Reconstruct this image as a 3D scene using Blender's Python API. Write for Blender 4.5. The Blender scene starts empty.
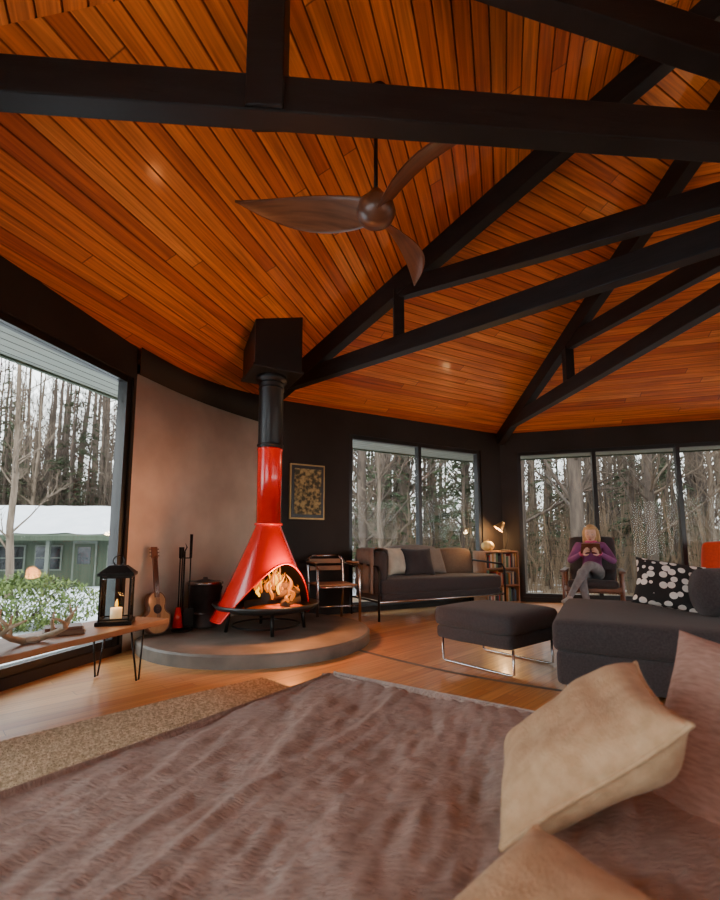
import bpy, bmesh, math, random
from mathutils import Vector, Matrix, Euler, noise
random.seed(7)
S=bpy.context.scene; COL=S.collection
def V(*a): return Vector(a)
# ---------------------------------------------------------------- materials
def _m(name):
    m=bpy.data.materials.new(name); m.use_nodes=True
    nt=m.node_tree; b=nt.nodes['Principled BSDF']; return m,nt,b
def col4(c): return (c[0],c[1],c[2],1)
def mat(name,c1,c2=None,rough=.5,metal=0,scale=8,stretch=(1,1,1),bump=0,bscale=None,coat=0,em=None,ems=0,detail=4,sheen=0,lo=.35,hi=.65,spec=.5):
    m,nt,b=_m(name); N=nt.nodes; L=nt.links
    b.inputs['Roughness'].default_value=rough; b.inputs['Metallic'].default_value=metal; b.inputs['Specular IOR Level'].default_value=spec
    if coat: b.inputs['Coat Weight'].default_value=coat; b.inputs['Coat Roughness'].default_value=.08
    if sheen: b.inputs['Sheen Weight'].default_value=sheen
    c2=c2 or tuple(x*.8 for x in c1)
    tc=N.new('ShaderNodeTexCoord'); mp=N.new('ShaderNodeMapping'); mp.inputs['Scale'].default_value=stretch
    L.new(tc.outputs['Object'],mp.inputs['Vector'])
    n=N.new('ShaderNodeTexNoise'); n.inputs['Scale'].default_value=scale; n.inputs['Detail'].default_value=detail
    L.new(mp.outputs[0],n.inputs['Vector'])
    r=N.new('ShaderNodeValToRGB'); r.color_ramp.elements[0].position=lo; r.color_ramp.elements[1].position=hi
    r.color_ramp.elements[0].color=col4(c1); r.color_ramp.elements[1].color=col4(c2)
    L.new(n.outputs['Fac'],r.inputs[0]); L.new(r.outputs[0],b.inputs['Base Color'])
    if bump:
        n2=N.new('ShaderNodeTexNoise'); n2.inputs['Scale'].default_value=bscale or scale*4; n2.inputs['Detail'].default_value=6
        L.new(mp.outputs[0],n2.inputs['Vector'])
        bp=N.new('ShaderNodeBump'); bp.inputs['Strength'].default_value=bump; bp.inputs['Distance'].default_value=.01
        L.new(n2.outputs['Fac'],bp.inputs['Height']); L.new(bp.outputs[0],b.inputs['Normal'])
    if em: b.inputs['Emission Color'].default_value=col4(em); b.inputs['Emission Strength'].default_value=ems
    return m
def planks(name,uv,angle,width,length,cols,rough=.3,coat=.3,groove=.03,grain=.5):
    m,nt,b=_m(name); N=nt.nodes; L=nt.links
    def math_(op,a,bv=None):
        n=N.new('ShaderNodeMath'); n.operation=op
        for i,x in enumerate((a,bv)):
            if x is None: continue
            if isinstance(x,(int,float)): n.inputs[i].default_value=x
            else: L.new(x,n.inputs[i])
        return n.outputs[0]
    tc=N.new('ShaderNodeTexCoord'); mp=N.new('ShaderNodeMapping'); mp.inputs['Rotation'].default_value=(0,0,angle)
    L.new(tc.outputs['UV' if uv else 'Object'],mp.inputs['Vector'])
    sp=N.new('ShaderNodeSeparateXYZ'); L.new(mp.outputs[0],sp.inputs[0])
    X,Y=sp.outputs[0],sp.outputs[1]
    yw=math_('DIVIDE',Y,width); row=math_('FLOOR',yw)
    w1=N.new('ShaderNodeTexWhiteNoise'); w1.noise_dimensions='1D'; L.new(row,w1.inputs['W'])
    xs=math_('ADD',math_('DIVIDE',X,length),math_('MULTIPLY',w1.outputs['Value'],7.3)); cell=math_('FLOOR',xs)
    cb=N.new('ShaderNodeCombineXYZ'); L.new(row,cb.inputs[0]); L.new(cell,cb.inputs[1])
    w2=N.new('ShaderNodeTexWhiteNoise'); w2.noise_dimensions='3D'; L.new(cb.outputs[0],w2.inputs['Vector'])
    r=N.new('ShaderNodeValToRGB'); e=r.color_ramp.elements
    e[0].color=col4(cols[0]); e[1].color=col4(cols[-1])
    for i,c in enumerate(cols[1:-1]):
        q=e.new((i+1)/(len(cols)-1)); q.color=col4(c)
    L.new(w2.outputs['Value'],r.inputs[0])
    cb2=N.new('ShaderNodeCombineXYZ'); L.new(math_('MULTIPLY',X,1.6),cb2.inputs[0]); L.new(math_('MULTIPLY',Y,45),cb2.inputs[1]); L.new(math_('MULTIPLY',w2.outputs['Value'],30),cb2.inputs[2])
    g=N.new('ShaderNodeTexNoise'); g.inputs['Scale'].default_value=1.0; g.inputs['Detail'].default_value=5; g.inputs['Distortion'].default_value=.6
    L.new(cb2.outputs[0],g.inputs['Vector'])
    gr=N.new('ShaderNodeValToRGB'); gr.color_ramp.elements[0].position=.3; gr.color_ramp.elements[1].position=.7
    gr.color_ramp.elements[0].color=(1-grain,1-grain*1.1,1-grain*1.15,1); gr.color_ramp.elements[1].color=(1,1,1,1)
    L.new(g.outputs['Fac'],gr.inputs[0])
    mx=N.new('ShaderNodeMix'); mx.data_type='RGBA'; mx.blend_type='MULTIPLY'; mx.inputs[0].default_value=1
    L.new(r.outputs[0],mx.inputs[6]); L.new(gr.outputs[0],mx.inputs[7])
    fr=math_('FRACT',yw); edge=math_('MINIMUM',fr,math_('SUBTRACT',1,fr))
    fx=math_('FRACT',xs); ex=math_('MULTIPLY',math_('MINIMUM',fx,math_('SUBTRACT',1,fx)),length/width)
    ed=math_('MINIMUM',edge,ex)
    ss=N.new('ShaderNodeMapRange'); ss.inputs['From Min'].default_value=0; ss.inputs['From Max'].default_value=groove
    ss.inputs['To Min'].default_value=.15; ss.inputs['To Max'].default_value=1
    L.new(ed,ss.inputs['Value'])
    mx2=N.new('ShaderNodeMix'); mx2.data_type='RGBA'; mx2.blend_type='MULTIPLY'; mx2.inputs[0].default_value=1
    L.new(mx.outputs[2],mx2.inputs[6])
    L.new(ss.outputs[0],mx2.inputs[7]); L.new(mx2.outputs[2],b.inputs['Base Color'])
    bp=N.new('ShaderNodeBump'); bp.inputs['Strength'].default_value=.25; bp.inputs['Distance'].default_value=.004
    L.new(math_('ADD',ss.outputs[0],math_('MULTIPLY',g.outputs['Fac'],.3)),bp.inputs['Height']); L.new(bp.outputs[0],b.inputs['Normal'])
    b.inputs['Roughness'].default_value=rough; b.inputs['Coat Weight'].default_value=coat; b.inputs['Coat Roughness'].default_value=.12
    return m
def emis(name,c,s):
    m,nt,b=_m(name); b.inputs['Base Color'].default_value=(.02,.01,.005,1); b.inputs['Emission Color'].default_value=col4(c); b.inputs['Emission Strength'].default_value=s; return m
def glassmat(name):
    m=bpy.data.materials.new(name); m.use_nodes=True; nt=m.node_tree; nt.nodes.clear(); N=nt.nodes; L=nt.links
    o=N.new('ShaderNodeOutputMaterial'); t=N.new('ShaderNodeBsdfTransparent'); g=N.new('ShaderNodeBsdfGlossy'); g.inputs['Roughness'].default_value=.01
    t.inputs[0].default_value=(.96,.98,.97,1)
    f=N.new('ShaderNodeFresnel'); f.inputs[0].default_value=1.13; x=N.new('ShaderNodeMixShader')
    L.new(f.outputs[0],x.inputs[0]); L.new(t.outputs[0],x.inputs[1]); L.new(g.outputs[0],x.inputs[2]); L.new(x.outputs[0],o.inputs[0]); return m

M_black=mat('black_stained_timber',(.010,.009,.009),(.017,.015,.014),rough=.5,scale=3,stretch=(1,1,6),bump=.15,spec=.25)
M_wall=mat('dark_painted_wall',(.022,.017,.014),(.03,.024,.020),rough=.6,scale=2,spec=.25)
M_frame=mat('black_aluminium',(.01,.01,.011),rough=.35)
M_conc=mat('brown_concrete_plaster',(.52,.41,.32),(.74,.62,.50),rough=.75,scale=1.6,bump=.25,bscale=12,detail=8)
M_hearth=mat('hearth_concrete',(.11,.10,.085),(.225,.20,.17),rough=.55,scale=3,bump=.2,bscale=20,detail=8)
M_ceil=planks('cedar_ceiling_boards',True,0,.095,4.5,[(.60,.115,.009),(.88,.25,.025),(.72,.16,.013),(.96,.32,.045)],rough=.45,coat=.08,groove=.07,grain=.55)
M_floor=planks('hardwood_floor',False,math.radians(-45),.085,1.3,[(.56,.25,.07),(.72,.38,.12),(.63,.31,.09),(.80,.45,.16)],rough=.34,coat=.25,groove=.025,grain=.35)
M_soff=planks('soffit_boards',True,0,.12,50,[(.22,.24,.20),(.26,.28,.235)],rough=.7,coat=0,groove=.09,grain=.15)
M_glass=glassmat('window_glass')
M_red=mat('red_enamel',(.66,.008,.005),(.6,.007,.005),rough=.22,coat=.8)
M_stove=mat('stove_black',(.012,.012,.012),rough=.4,bump=.05)
M_iron=mat('wrought_iron',(.015,.014,.013),rough=.45,metal=.6)
M_chrome=mat('brushed_steel',(.55,.55,.56),(.45,.45,.46),rough=.25,metal=1)
M_gtop=mat('guitar_spruce_top',(.42,.22,.09),(.5,.28,.12),rough=.3,scale=3,stretch=(20,1,1),coat=.5)
M_galv=mat('aged_steel',(.06,.06,.065),(.13,.13,.135),rough=.35,metal=.6,scale=6)
M_sofa=mat('charcoal_wool',(.032,.028,.031),(.05,.045,.048),rough=.95,scale=90,bump=.4,bscale=250,sheen=.1)
M_grey=mat('grey_linen',(.16,.135,.12),(.2,.175,.155),rough=.95,scale=60,bump=.3,bscale=200)
M_brown=mat('brown_linen',(.14,.09,.06),(.19,.125,.085),rough=.95,scale=60,bump=.3,bscale=200)
M_beige=mat('beige_linen',(.42,.27,.145),(.51,.345,.20),rough=.9,scale=40,bump=.35,bscale=260,sheen=.05)
M_mauve=mat('mauve_throw_pillow',(.30,.185,.145),(.42,.28,.23),rough=.95,scale=40,bump=.3,bscale=180,stretch=(1,4,1))
M_blank=mat('mauve_gauze_blanket',(.29,.205,.175),(.46,.355,.305),rough=.95,scale=30,stretch=(1,6,1),bump=.9,bscale=60,detail=8,sheen=.1,lo=.3,hi=.7)
M_wood=planks('bench_wood',False,0,.3,4,[(.34,.17,.08),(.40,.2,.10)],rough=.4,coat=.2,groove=.005,grain=.45)
M_walnut=mat('walnut',(.10,.035,.016),(.19,.075,.035),rough=.35,scale=3,stretch=(1,12,1),coat=.3)
M_teak=mat('teak',(.30,.15,.07),(.4,.21,.1),rough=.5,scale=4,stretch=(1,10,1))
M_jute=mat('jute_rug',(.34,.25,.15),(.64,.50,.34),rough=1,scale=70,bump=1,bscale=110,detail=2)
M_snow=mat('snow',(.66,.69,.74),(.76,.78,.82),rough=.8,scale=2,bump=.2)
M_bark=mat('bark',(.05,.035,.026),(.11,.08,.06),rough=.95,scale=3,stretch=(3,3,.6),bump=.4)
M_bark2=mat('pale_bark',(.10,.072,.05),(.19,.14,.10),rough=.95,scale=3,stretch=(3,3,.6),bump=.4)
M_needle=mat('hemlock_needles',(.022,.040,.014),(.06,.085,.03),rough=.9,scale=3)
M_shrub=mat('boxwood_leaves',(.06,.10,.022),(.14,.18,.045),rough=.9,scale=3)
M_twig=mat('brush_twigs',(.13,.08,.045),(.24,.16,.095),rough=.95,scale=1)
M_clad=mat('green_grey_siding',(.045,.06,.035),(.06,.078,.048),rough=.8,scale=2,stretch=(6,6,.3))
M_pane=mat('dark_pane',(.015,.018,.018),rough=.1)
M_trim=mat('cottage_trim',(.15,.17,.135),rough=.7)
M_candle=mat('candle_wax',(.85,.75,.55),rough=.5,em=(1,.5,.15),ems=.5)
M_antler=mat('antler_bone',(.50,.40,.28),(.30,.21,.13),rough=.55,scale=10)
M_cream=mat('cream_pages',(.7,.63,.5),rough=.8)
M_flame=emis('flame',(1,.20,.0),1.05); M_flame2=emis('flame_core',(1,.42,.01),3.0)
M_ember=mat('embers',(.02,.01,.008),(.3,.06,.01),rough=.9,scale=14,em=(1,.10,.0),ems=.14)
M_log=mat('charred_log',(.012,.008,.006),(.05,.03,.018),rough=.95,scale=8,bump=.6)
M_bulb=emis('lamp_bulb',(1,.6,.25),10)
M_orange=mat('orange_upholstery',(.75,.07,.02),(.65,.055,.015),rough=.7,scale=50,bump=.2)
M_yellow=mat('pumpkin_skin',(.75,.55,.2),(.6,.42,.12),rough=.5)
M_leather=mat('brown_leather',(.12,.065,.035),(.2,.11,.06),rough=.5,scale=9)
M_skin=mat('skin',(.60,.36,.26),(.66,.41,.31),rough=.5,scale=20)
M_hair=mat('blonde_hair',(.42,.25,.10),(.62,.42,.2),rough=.5,scale=25,stretch=(4,4,.5))
M_jacket=mat('purple_fleece',(.17,.05,.16),(.24,.07,.2),rough=.9,scale=8)
M_pink=mat('pink_trim',(.7,.1,.25),rough=.8)
M_pants=mat('grey_leggings',(.17,.17,.18),(.23,.23,.245),rough=.9,scale=20)
M_sock=mat('wool_sock',(.4,.38,.36),rough=.95)
M_lip=mat('lips',(.5,.13,.11),rough=.4)
M_eye=mat('eye',(.03,.025,.02),rough=.1); M_eyew=mat('eye_white',(.8,.78,.75),rough=.2)
def patmat():
    m,nt,b=_m('black_white_print'); N=nt.nodes; L=nt.links
    tc=N.new('ShaderNodeTexCoord'); v=N.new('ShaderNodeTexVoronoi'); v.inputs['Scale'].default_value=17; v.inputs['Randomness'].default_value=.6
    L.new(tc.outputs['Object'],v.inputs['Vector']); r=N.new('ShaderNodeValToRGB'); r.color_ramp.interpolation='CONSTANT'
    r.color_ramp.elements[0].color=(.75,.72,.68,1); r.color_ramp.elements[1].position=.42; r.color_ramp.elements[1].color=(.015,.015,.015,1)
    L.new(v.outputs['Distance'],r.inputs[0]); L.new(r.outputs[0],b.inputs['Base Color']); b.inputs['Roughness'].default_value=.9; return m
M_print=patmat()
M_art=mat('framed_print_art',(.04,.045,.02),(.42,.34,.14),rough=.6,scale=22,detail=9,lo=.42,hi=.62)
M_gold=mat('frame_gold',(.5,.33,.13),rough=.4,metal=.5)
def groundmat():
    m,nt,b=_m('woodland_ground'); N=nt.nodes; L=nt.links
    tc=N.new('ShaderNodeTexCoord'); n=N.new('ShaderNodeTexNoise'); n.inputs['Scale'].default_value=.5; n.inputs['Detail'].default_value=9
    L.new(tc.outputs['Object'],n.inputs['Vector']); sp=N.new('ShaderNodeSeparateXYZ'); L.new(tc.outputs['Object'],sp.inputs[0])
    mr=N.new('ShaderNodeMapRange'); mr.inputs['From Min'].default_value=-7; mr.inputs['From Max'].default_value=3; mr.inputs['To Min'].default_value=.3; mr.inputs['To Max'].default_value=-.05
    L.new(sp.outputs[0],mr.inputs[0]); a=N.new('ShaderNodeMath'); a.operation='ADD'; L.new(n.outputs[0],a.inputs[0]); L.new(mr.outputs[0],a.inputs[1])
    r=N.new('ShaderNodeValToRGB'); r.color_ramp.elements[0].position=.5; r.color_ramp.elements[1].position=.56
    L.new(a.outputs[0],r.inputs[0])
    n2=N.new('ShaderNodeTexNoise'); n2.inputs['Scale'].default_value=9; n2.inputs['Detail'].default_value=8; L.new(tc.outputs['Object'],n2.inputs['Vector'])
    r2=N.new('ShaderNodeValToRGB'); r2.color_ramp.elements[0].color=(.09,.055,.028,1); r2.color_ramp.elements[1].color=(.28,.19,.11,1); L.new(n2.outputs[0],r2.inputs[0])
    mx=N.new('ShaderNodeMix'); mx.data_type='RGBA'; L.new(r.outputs[0],mx.inputs[0]); L.new(r2.outputs[0],mx.inputs[6]); mx.inputs[7].default_value=(.68,.72,.77,1)
    L.new(mx.outputs[2],b.inputs['Base Color']); b.inputs['Roughness'].default_value=.9; return m
M_ground=groundmat()
# ---------------------------------------------------------------- mesh builder
def frame(n,up=(0,0,1)):
    z=Vector(n).normalized(); x=Vector(up).cross(z)
    if x.length<1e-4: x=Vector((1,0,0)).cross(z)
    x.normalize(); y=z.cross(x); return Matrix((x,y,z)).transposed()
def rot(x=0,y=0,z=0): return Euler((math.radians(x),math.radians(y),math.radians(z))).to_matrix()
class M:
    def __init__(s): s.v=[];s.f=[];s.mi=[];s.sm=[];s.mats=[]
    def add(s,vs,fs,m,smooth=False):
        if m not in s.mats: s.mats.append(m)
        k=s.mats.index(m); o=len(s.v); s.v+=[tuple(x) for x in vs]
        for f in fs: s.f.append([o+i for i in f]); s.mi.append(k); s.sm.append(smooth)
    def box(s,c,size,m,R=None):
        c=Vector(c); R=R or Matrix.Identity(3); h=[x/2 for x in size]
        vs=[c+R@Vector((x*h[0],y*h[1],z*h[2])) for x in(-1,1) for y in(-1,1) for z in(-1,1)]
        s.add(vs,[(0,1,3,2),(4,6,7,5),(0,4,5,1),(2,3,7,6),(0,2,6,4),(1,5,7,3)],m)
    def beam(s,p0,p1,w,h,m):
        p0=Vector(p0);p1=Vector(p1);d=p1-p0; z=d.normalized(); x=Vector((0,0,1)).cross(z)
        if x.length<1e-3: x=Vector((1,0,0))
        x.normalize(); y=z.cross(x); s.box((p0+p1)/2,(w,h,d.length),m,Matrix((x,y,z)).transposed())
    def tube(s,pts,r,m,seg=8,caps=True,smooth=True):
        pts=[Vector(p) for p in pts]; n=len(pts)
        if not isinstance(r,(list,tuple)): r=[r]*n
        vs=[];fs=[]; px=None
        for i,p in enumerate(pts):
            d=(pts[min(i+1,n-1)]-pts[max(i-1,0)]).normalized()
            x=px if px is not None else (Vector((0,0,1)) if abs(d.z)<.9 else Vector((1,0,0)))
            x=(x-d*x.dot(d)); x.normalize(); px=x; y=d.cross(x)
            for k in range(seg):
                a=2*math.pi*k/seg; vs.append(p+(x*math.cos(a)+y*math.sin(a))*r[i])
        for i in range(n-1):
            for k in range(seg):
                a=i*seg+k;b=i*seg+(k+1)%seg; fs.append((a,b,b+seg,a+seg))
        s.add(vs,fs,m,smooth)
        if caps:
            o=len(s.v)-len(vs); k=s.mats.index(m)
            s.f.append([o+i for i in range(seg)][::-1]);s.mi.append(k);s.sm.append(False)
            s.f.append([o+(n-1)*seg+i for i in range(seg)]);s.mi.append(k);s.sm.append(False)
    def cyl(s,p0,p1,r0,m,r1=None,seg=20,caps=True): s.tube([p0,p1],[r0,r0 if r1 is None else r1],m,seg,caps)
    def lathe(s,prof,m,c=(0,0,0),seg=40,a0=0,a1=2*math.pi,smooth=True):
        c=Vector(c); full=abs(a1-a0-2*math.pi)<1e-5; n=seg if full else seg+1; vs=[];fs=[]
        for r,z in prof:
            for k in range(n):
                a=a0+(a1-a0)*k/seg; vs.append(c+Vector((r*math.cos(a),r*math.sin(a),z)))
        for i in range(len(prof)-1):
            for k in range(seg):
                k2=(k+1)%n; fs.append((i*n+k,i*n+k2,(i+1)*n+k2,(i+1)*n+k))
        s.add(vs,fs,m,smooth)
    def ball(s,c,r,m,seg=20,rings=12,R=None,fn=None):
        c=Vector(c); R=R or Matrix.Identity(3)
        if not isinstance(r,(list,tuple)): r=(r,r,r)
        vs=[];fs=[]
        for i in range(rings+1):
            t=math.pi*i/rings
            for k in range(seg):
                a=2*math.pi*k/seg; p=Vector((math.sin(t)*math.cos(a)*r[0],math.sin(t)*math.sin(a)*r[1],math.cos(t)*r[2]))
                if fn: p=fn(p)
                vs.append(c+R@p)
        for i in range(rings):
            for k in range(seg):
                k2=(k+1)%seg; fs.append((i*seg+k,(i+1)*seg+k,(i+1)*seg+k2,i*seg+k2))
        s.add(vs,fs,m,True)
    def cushion(s,c,size,m,R=None,r=.05,puff=.02,n=10,wob=.004):
        c=Vector(c);R=R or Matrix.Identity(3); h=Vector(size)/2; r=min(r,min(h)*.98); sd=random.random()*50
        for ax in range(3):
            for sg in(-1,1):
                vs=[];fs=[]
                for i in range(n+1):
                    for j in range(n+1):
                        q=[0,0,0]; q[ax]=sg; q[(ax+1)%3]=math.sin((2*i/n-1)*math.pi/2); q[(ax+2)%3]=math.sin((2*j/n-1)*math.pi/2)
                        p=Vector([q[k]*h[k] for k in range(3)]); inn=Vector([max(-(h[k]-r),min(h[k]-r,p[k])) for k in range(3)])
                        d=p-inn
                        if d.length>1e-7: d=d.normalized()*r
                        p=inn+d
                        bx=[(1-(p[k]/h[k])**2) for k in range(3)]
                        for k in range(3):
                            a,b=(k+1)%3,(k+2)%3; p[k]+=puff*(p[k]/h[k])*bx[a]*bx[b]
                        p+=noise.noise_vector(p*6+Vector((sd,0,0)))*wob
                        vs.append(c+R@p)
                for i in range(n):
                    for j in range(n):
                        a=i*(n+1)+j; f=(a,a+n+1,a+n+2,a+1); fs.append(f if sg>0 else f[::-1])
                s.add(vs,fs,m,True)
    def pillow(s,c,w,h,t,m,R=None,n=28,wr=.012,pipe=None,sd=None):
        c=Vector(c);R=R or Matrix.Identity(3); sd=random.random()*50 if sd is None else sd
        rim=[]
        for sg in(-1,1):
            vs=[];fs=[]
            for i in range(n+1):
                for j in range(n+1):
                    x=math.sin((2*i/n-1)*math.pi/2);y=math.sin((2*j/n-1)*math.pi/2)
                    k=1-.10*(1-x*x)*abs(y)**2; l=1-.10*(1-y*y)*abs(x)**2
                    px=x*w/2*l; py=y*h/2*k
                    e=max(0,(1-x**4)*(1-y**4))**.55
                    z=sg*t/2*e
                    q=Vector((px,py,0))
                    z+=e*wr*(noise.noise(Vector((px*7,py*7,sd+sg)))+.6*noise.noise(Vector((px*16,py*5,sd+sg*3))))
                    p=q+Vector((0,0,z)); p+=Vector((0,0,noise.noise(Vector((px*4,py*4,sd+9)))*wr*1.3))
                    vs.append(c+R@p)
            for i in range(n):
                for j in range(n):
                    a=i*(n+1)+j; f=(a,a+n+1,a+n+2,a+1); fs.append(f if sg>0 else f[::-1])
            s.add(vs,fs,m,True)
            if sg>0:
                g=lambda i,j:vs[i*(n+1)+j]
                rim=[g(i,0) for i in range(n)]+[g(n,j) for j in range(n)]+[g(n-i,n) for i in range(n)]+[g(0,n-j) for j in range(n)]
        if pipe: rim.append(rim[0]); s.tube(rim,pipe,m,6,False)
    def obj(s,name,parent=None,bevel=0,loc=(0,0,0),rz=0,merge=True,uv=None,solid=0):
        me=bpy.data.meshes.new(name); me.from_pydata(s.v,[],s.f)
        for m in s.mats: me.materials.append(m)
        me.polygons.foreach_set('material_index',s.mi); me.polygons.foreach_set('use_smooth',s.sm)
        if uv:
            u=me.uv_layers.new(name='UVMap')
            for l in me.loops: u.data[l.index].uv=uv[l.vertex_index]
        elif merge:
            bm=bmesh.new();bm.from_mesh(me);bmesh.ops.remove_doubles(bm,verts=bm.verts,dist=1e-5);bm.to_mesh(me);bm.free()
        me.update(); o=bpy.data.objects.new(name,me); COL.objects.link(o); o.location=loc; o.rotation_euler=(0,0,math.radians(rz))
        if parent: o.parent=parent
        if bevel:
            b=o.modifiers.new('bev','BEVEL'); b.width=bevel; b.segments=2; b.limit_method='ANGLE'; b.angle_limit=math.radians(40)
        return o
def empty(name,loc=(0,0,0),rz=0,parent=None):
    o=bpy.data.objects.new(name,None); COL.objects.link(o); o.location=loc; o.rotation_euler=(0,0,math.radians(rz)); o.empty_display_size=.1
    if parent:o.parent=parent
    return o
# ---------------------------------------------------------------- room geometry
C=Vector((2.85,2.0,0)); R0=5.3; ZE=2.70; ZA=4.65; KH=(ZA-ZE)/R0
ANG=[184.5,140,96,51,6,-39,-84,-129.5]
VV=[C+Vector((math.cos(math.radians(a)),math.sin(math.radians(a)),0))*R0 for a in ANG]
sectors=[]
for i in range(8):
    a0=ANG[i]; a1=ANG[(i+1)%8]
    if a1>a0: a1-=360
    mid=math.radians((a0+a1)/2); half=math.radians((a0-a1)/2); sectors.append((mid,half))
def zceil(x,y):
    z=1e9
    for mid,half in sectors:
        s_=(x-C.x)*math.cos(mid)+(y-C.y)*math.sin(mid)
        z=min(z,ZA-KH/math.cos(half)*s_)
    return z
def roofmesh(name,f0,f1,m,bw,gd,flat=None):
    mb=M(); uv=[]
    for mid,half in sectors:
        n=Vector((math.cos(mid),math.sin(mid),0)); e=Vector((-n.y,n.x,0)); k=KH/math.cos(half); ap=R0*math.cos(half)
        s=f0*ap; prof=[]; i=math.floor(s/bw)
        prof.append((s,0))
        while True:
            i+=1; sb=i*bw
            if sb>f1*ap: break
            if sb-s>.01: prof+= [(sb-.005,0),(sb,gd),(sb+.005,0)]
        prof.append((f1*ap,0))
        vs=[];fs=[]
        for s_,g in prof:
            t=s_*math.tan(half); z=(ZA-k*s_ if flat is None else flat)+g
            for sg in(-1,1):
                vs.append(C+n*s_+e*(sg*t)+Vector((0,0,z))); uv.append((sg*t,s_))
        for j in range(len(prof)-1): fs.append((2*j,2*j+1,2*j+3,2*j+2))
        mb.add(vs,fs,m)
    return mb.obj(name,uv=uv)
roofmesh('ceiling',0.0,1.10,M_ceil,.095,.012)
rf_=roofmesh('trim_roof_deck',0.0,1.10,M_clad,5,.0); rf_.location.z=.05
roofmesh('trim_soffit',1.08,1.24,M_soff,.12,.01,flat=2.47)
mb=M()
for i in range(8):
    a=C+(VV[i]-C)*1.24; b=C+(VV[(i+1)%8]-C)*1.24
    mb.beam(a+V(0,0,2.53),b+V(0,0,2.53),.04,.16,M_clad)
    c=C+(VV[i]-C)*1.08; d=C+(VV[(i+1)%8]-C)*1.08
    mb.add([a+V(0,0,2.6),b+V(0,0,2.6),d+V(0,0,2.75),c+V(0,0,2.75)],[(0,1,2,3)],M_clad)
mb.obj('trim_fascia')
# floor
mb=M(); vs=[C+(v-C)*1.10+V(0,0,0) for v in VV]; vb=[v-V(0,0,.3) for v in vs]
mb.add(vs+vb,[tuple(range(7,-1,-1)),tuple(range(8,16))]+[(i,(i+1)%8,8+(i+1)%8,8+i) for i in range(8)],M_floor)
mb.obj('floor',merge=False)
# curved inlay strip in the floor
mb=M(); pts=[]
for i in range(25):
    t=i/24; pts.append(Vector((-.05+1.35*t, 3.95-1.15*t-.12*math.sin(t*math.pi),0)))
vs=[];fs=[]
for i,p in enumerate(pts):
    d=(pts[min(i+1,24)]-pts[max(i-1,0)]).normalized(); n=Vector((-d.y,d.x,0))
    vs+=[p+n*.022+V(0,0,.002),p-n*.022+V(0,0,.002)]
for i in range(24): fs.append((2*i,2*i+1,2*i+3,2*i+2))
mb.add(vs,fs,M_hearth); mb.obj('trim_floor_inlay',merge=False)
ZW=2.38; ZS=.07
wn=[0]
def seg_box(mb,p0,p1,z0,z1,m,th=.14,off=0.0):
    p0=Vector((p0[0],p0[1],0));p1=Vector((p1[0],p1[1],0)); d=(p1-p0).normalized(); n=Vector((d.y,-d.x,0))
    if n.dot((p0+p1)/2-C)<0: n=-n
    a=p0+n*off;b=p1+n*off;c=b+n*th;e=a+n*th
    vs=[x+V(0,0,z) for z in(z0,z1) for x in(a,b,c,e)]
    mb.add(vs,[(0,3,2,1),(4,5,6,7),(0,1,5,4),(1,2,6,5),(2,3,7,6),(3,0,4,7)],m)
def window(p0,p1,z0,z1,n,div=None):
    wn[0]+=1; mb=M(); p0=Vector((p0[0],p0[1],0));p1=Vector((p1[0],p1[1],0)); d=p1-p0; u=d.normalized(); w=.055
    div=div or [i/n for i in range(n+1)]
    for t in div:
        off= w/2 if t==0 else (-w/2 if t==1 else 0); c=p0+d*t+u*off
        seg_box(mb,c-u*w/2,c+u*w/2,z0,z1,M_frame,.09,.02)
    for a,b in zip(div[:-1],div[1:]):
        for z in(z0,z1-w): seg_box(mb,p0+d*a+u*w/2,p0+d*b-u*w/2,z,z+w,M_frame,.08,.025)
        q0=p0+d*a+u*w*.5;q1=p0+d*b-u*w*.5; seg_box(mb,q0,q1,z0+w,z1-w,M_glass,.008,.06)
    return mb.obj('window_%d'%wn[0])
def wall(side,p0,p1,wins,m=M_wall,zt=2.9,zw=ZW):
    p0=Vector((p0[0],p0[1],0));p1=Vector((p1[0],p1[1],0));d=p1-p0; mb=M(); t=0
    for a,b,n in wins:
        if a>t+.001: seg_box(mb,p0+d*t,p0+d*a,0,zt,m)
        seg_box(mb,p0+d*a,p0+d*b,0,ZS,m); seg_box(mb,p0+d*a,p0+d*b,zw,zt,m)
        window(p0+d*a,p0+d*b,ZS,zw,n); t=b
    if t<.999: seg_box(mb,p0+d*t,p1,0,zt,m)
    return mb.obj('wall_'+side)
wl=(-1.96,3.82,0)
wall('west',VV[0],wl,[(.40,.985,1)],zw=2.33,zt=2.85)
wall('north_west',VV[1],VV[2],[(.305,.895,2)])
wall('north',VV[2],VV[3],[(.065,.90,3)])
wall('north_east',VV[3],VV[4],[(.08,.92,3)])  # unseen eastern walls: windows added to let in more daylight
wall('east',VV[4],VV[5],[(.08,.92,3)])
wall('south_east',VV[5],VV[6],[(.08,.92,3)])
wall('south',VV[6],VV[7],[])
wall('south_west',VV[7],VV[0],[(.1,.9,3)])  # unseen side, these windows are also added for daylight
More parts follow.
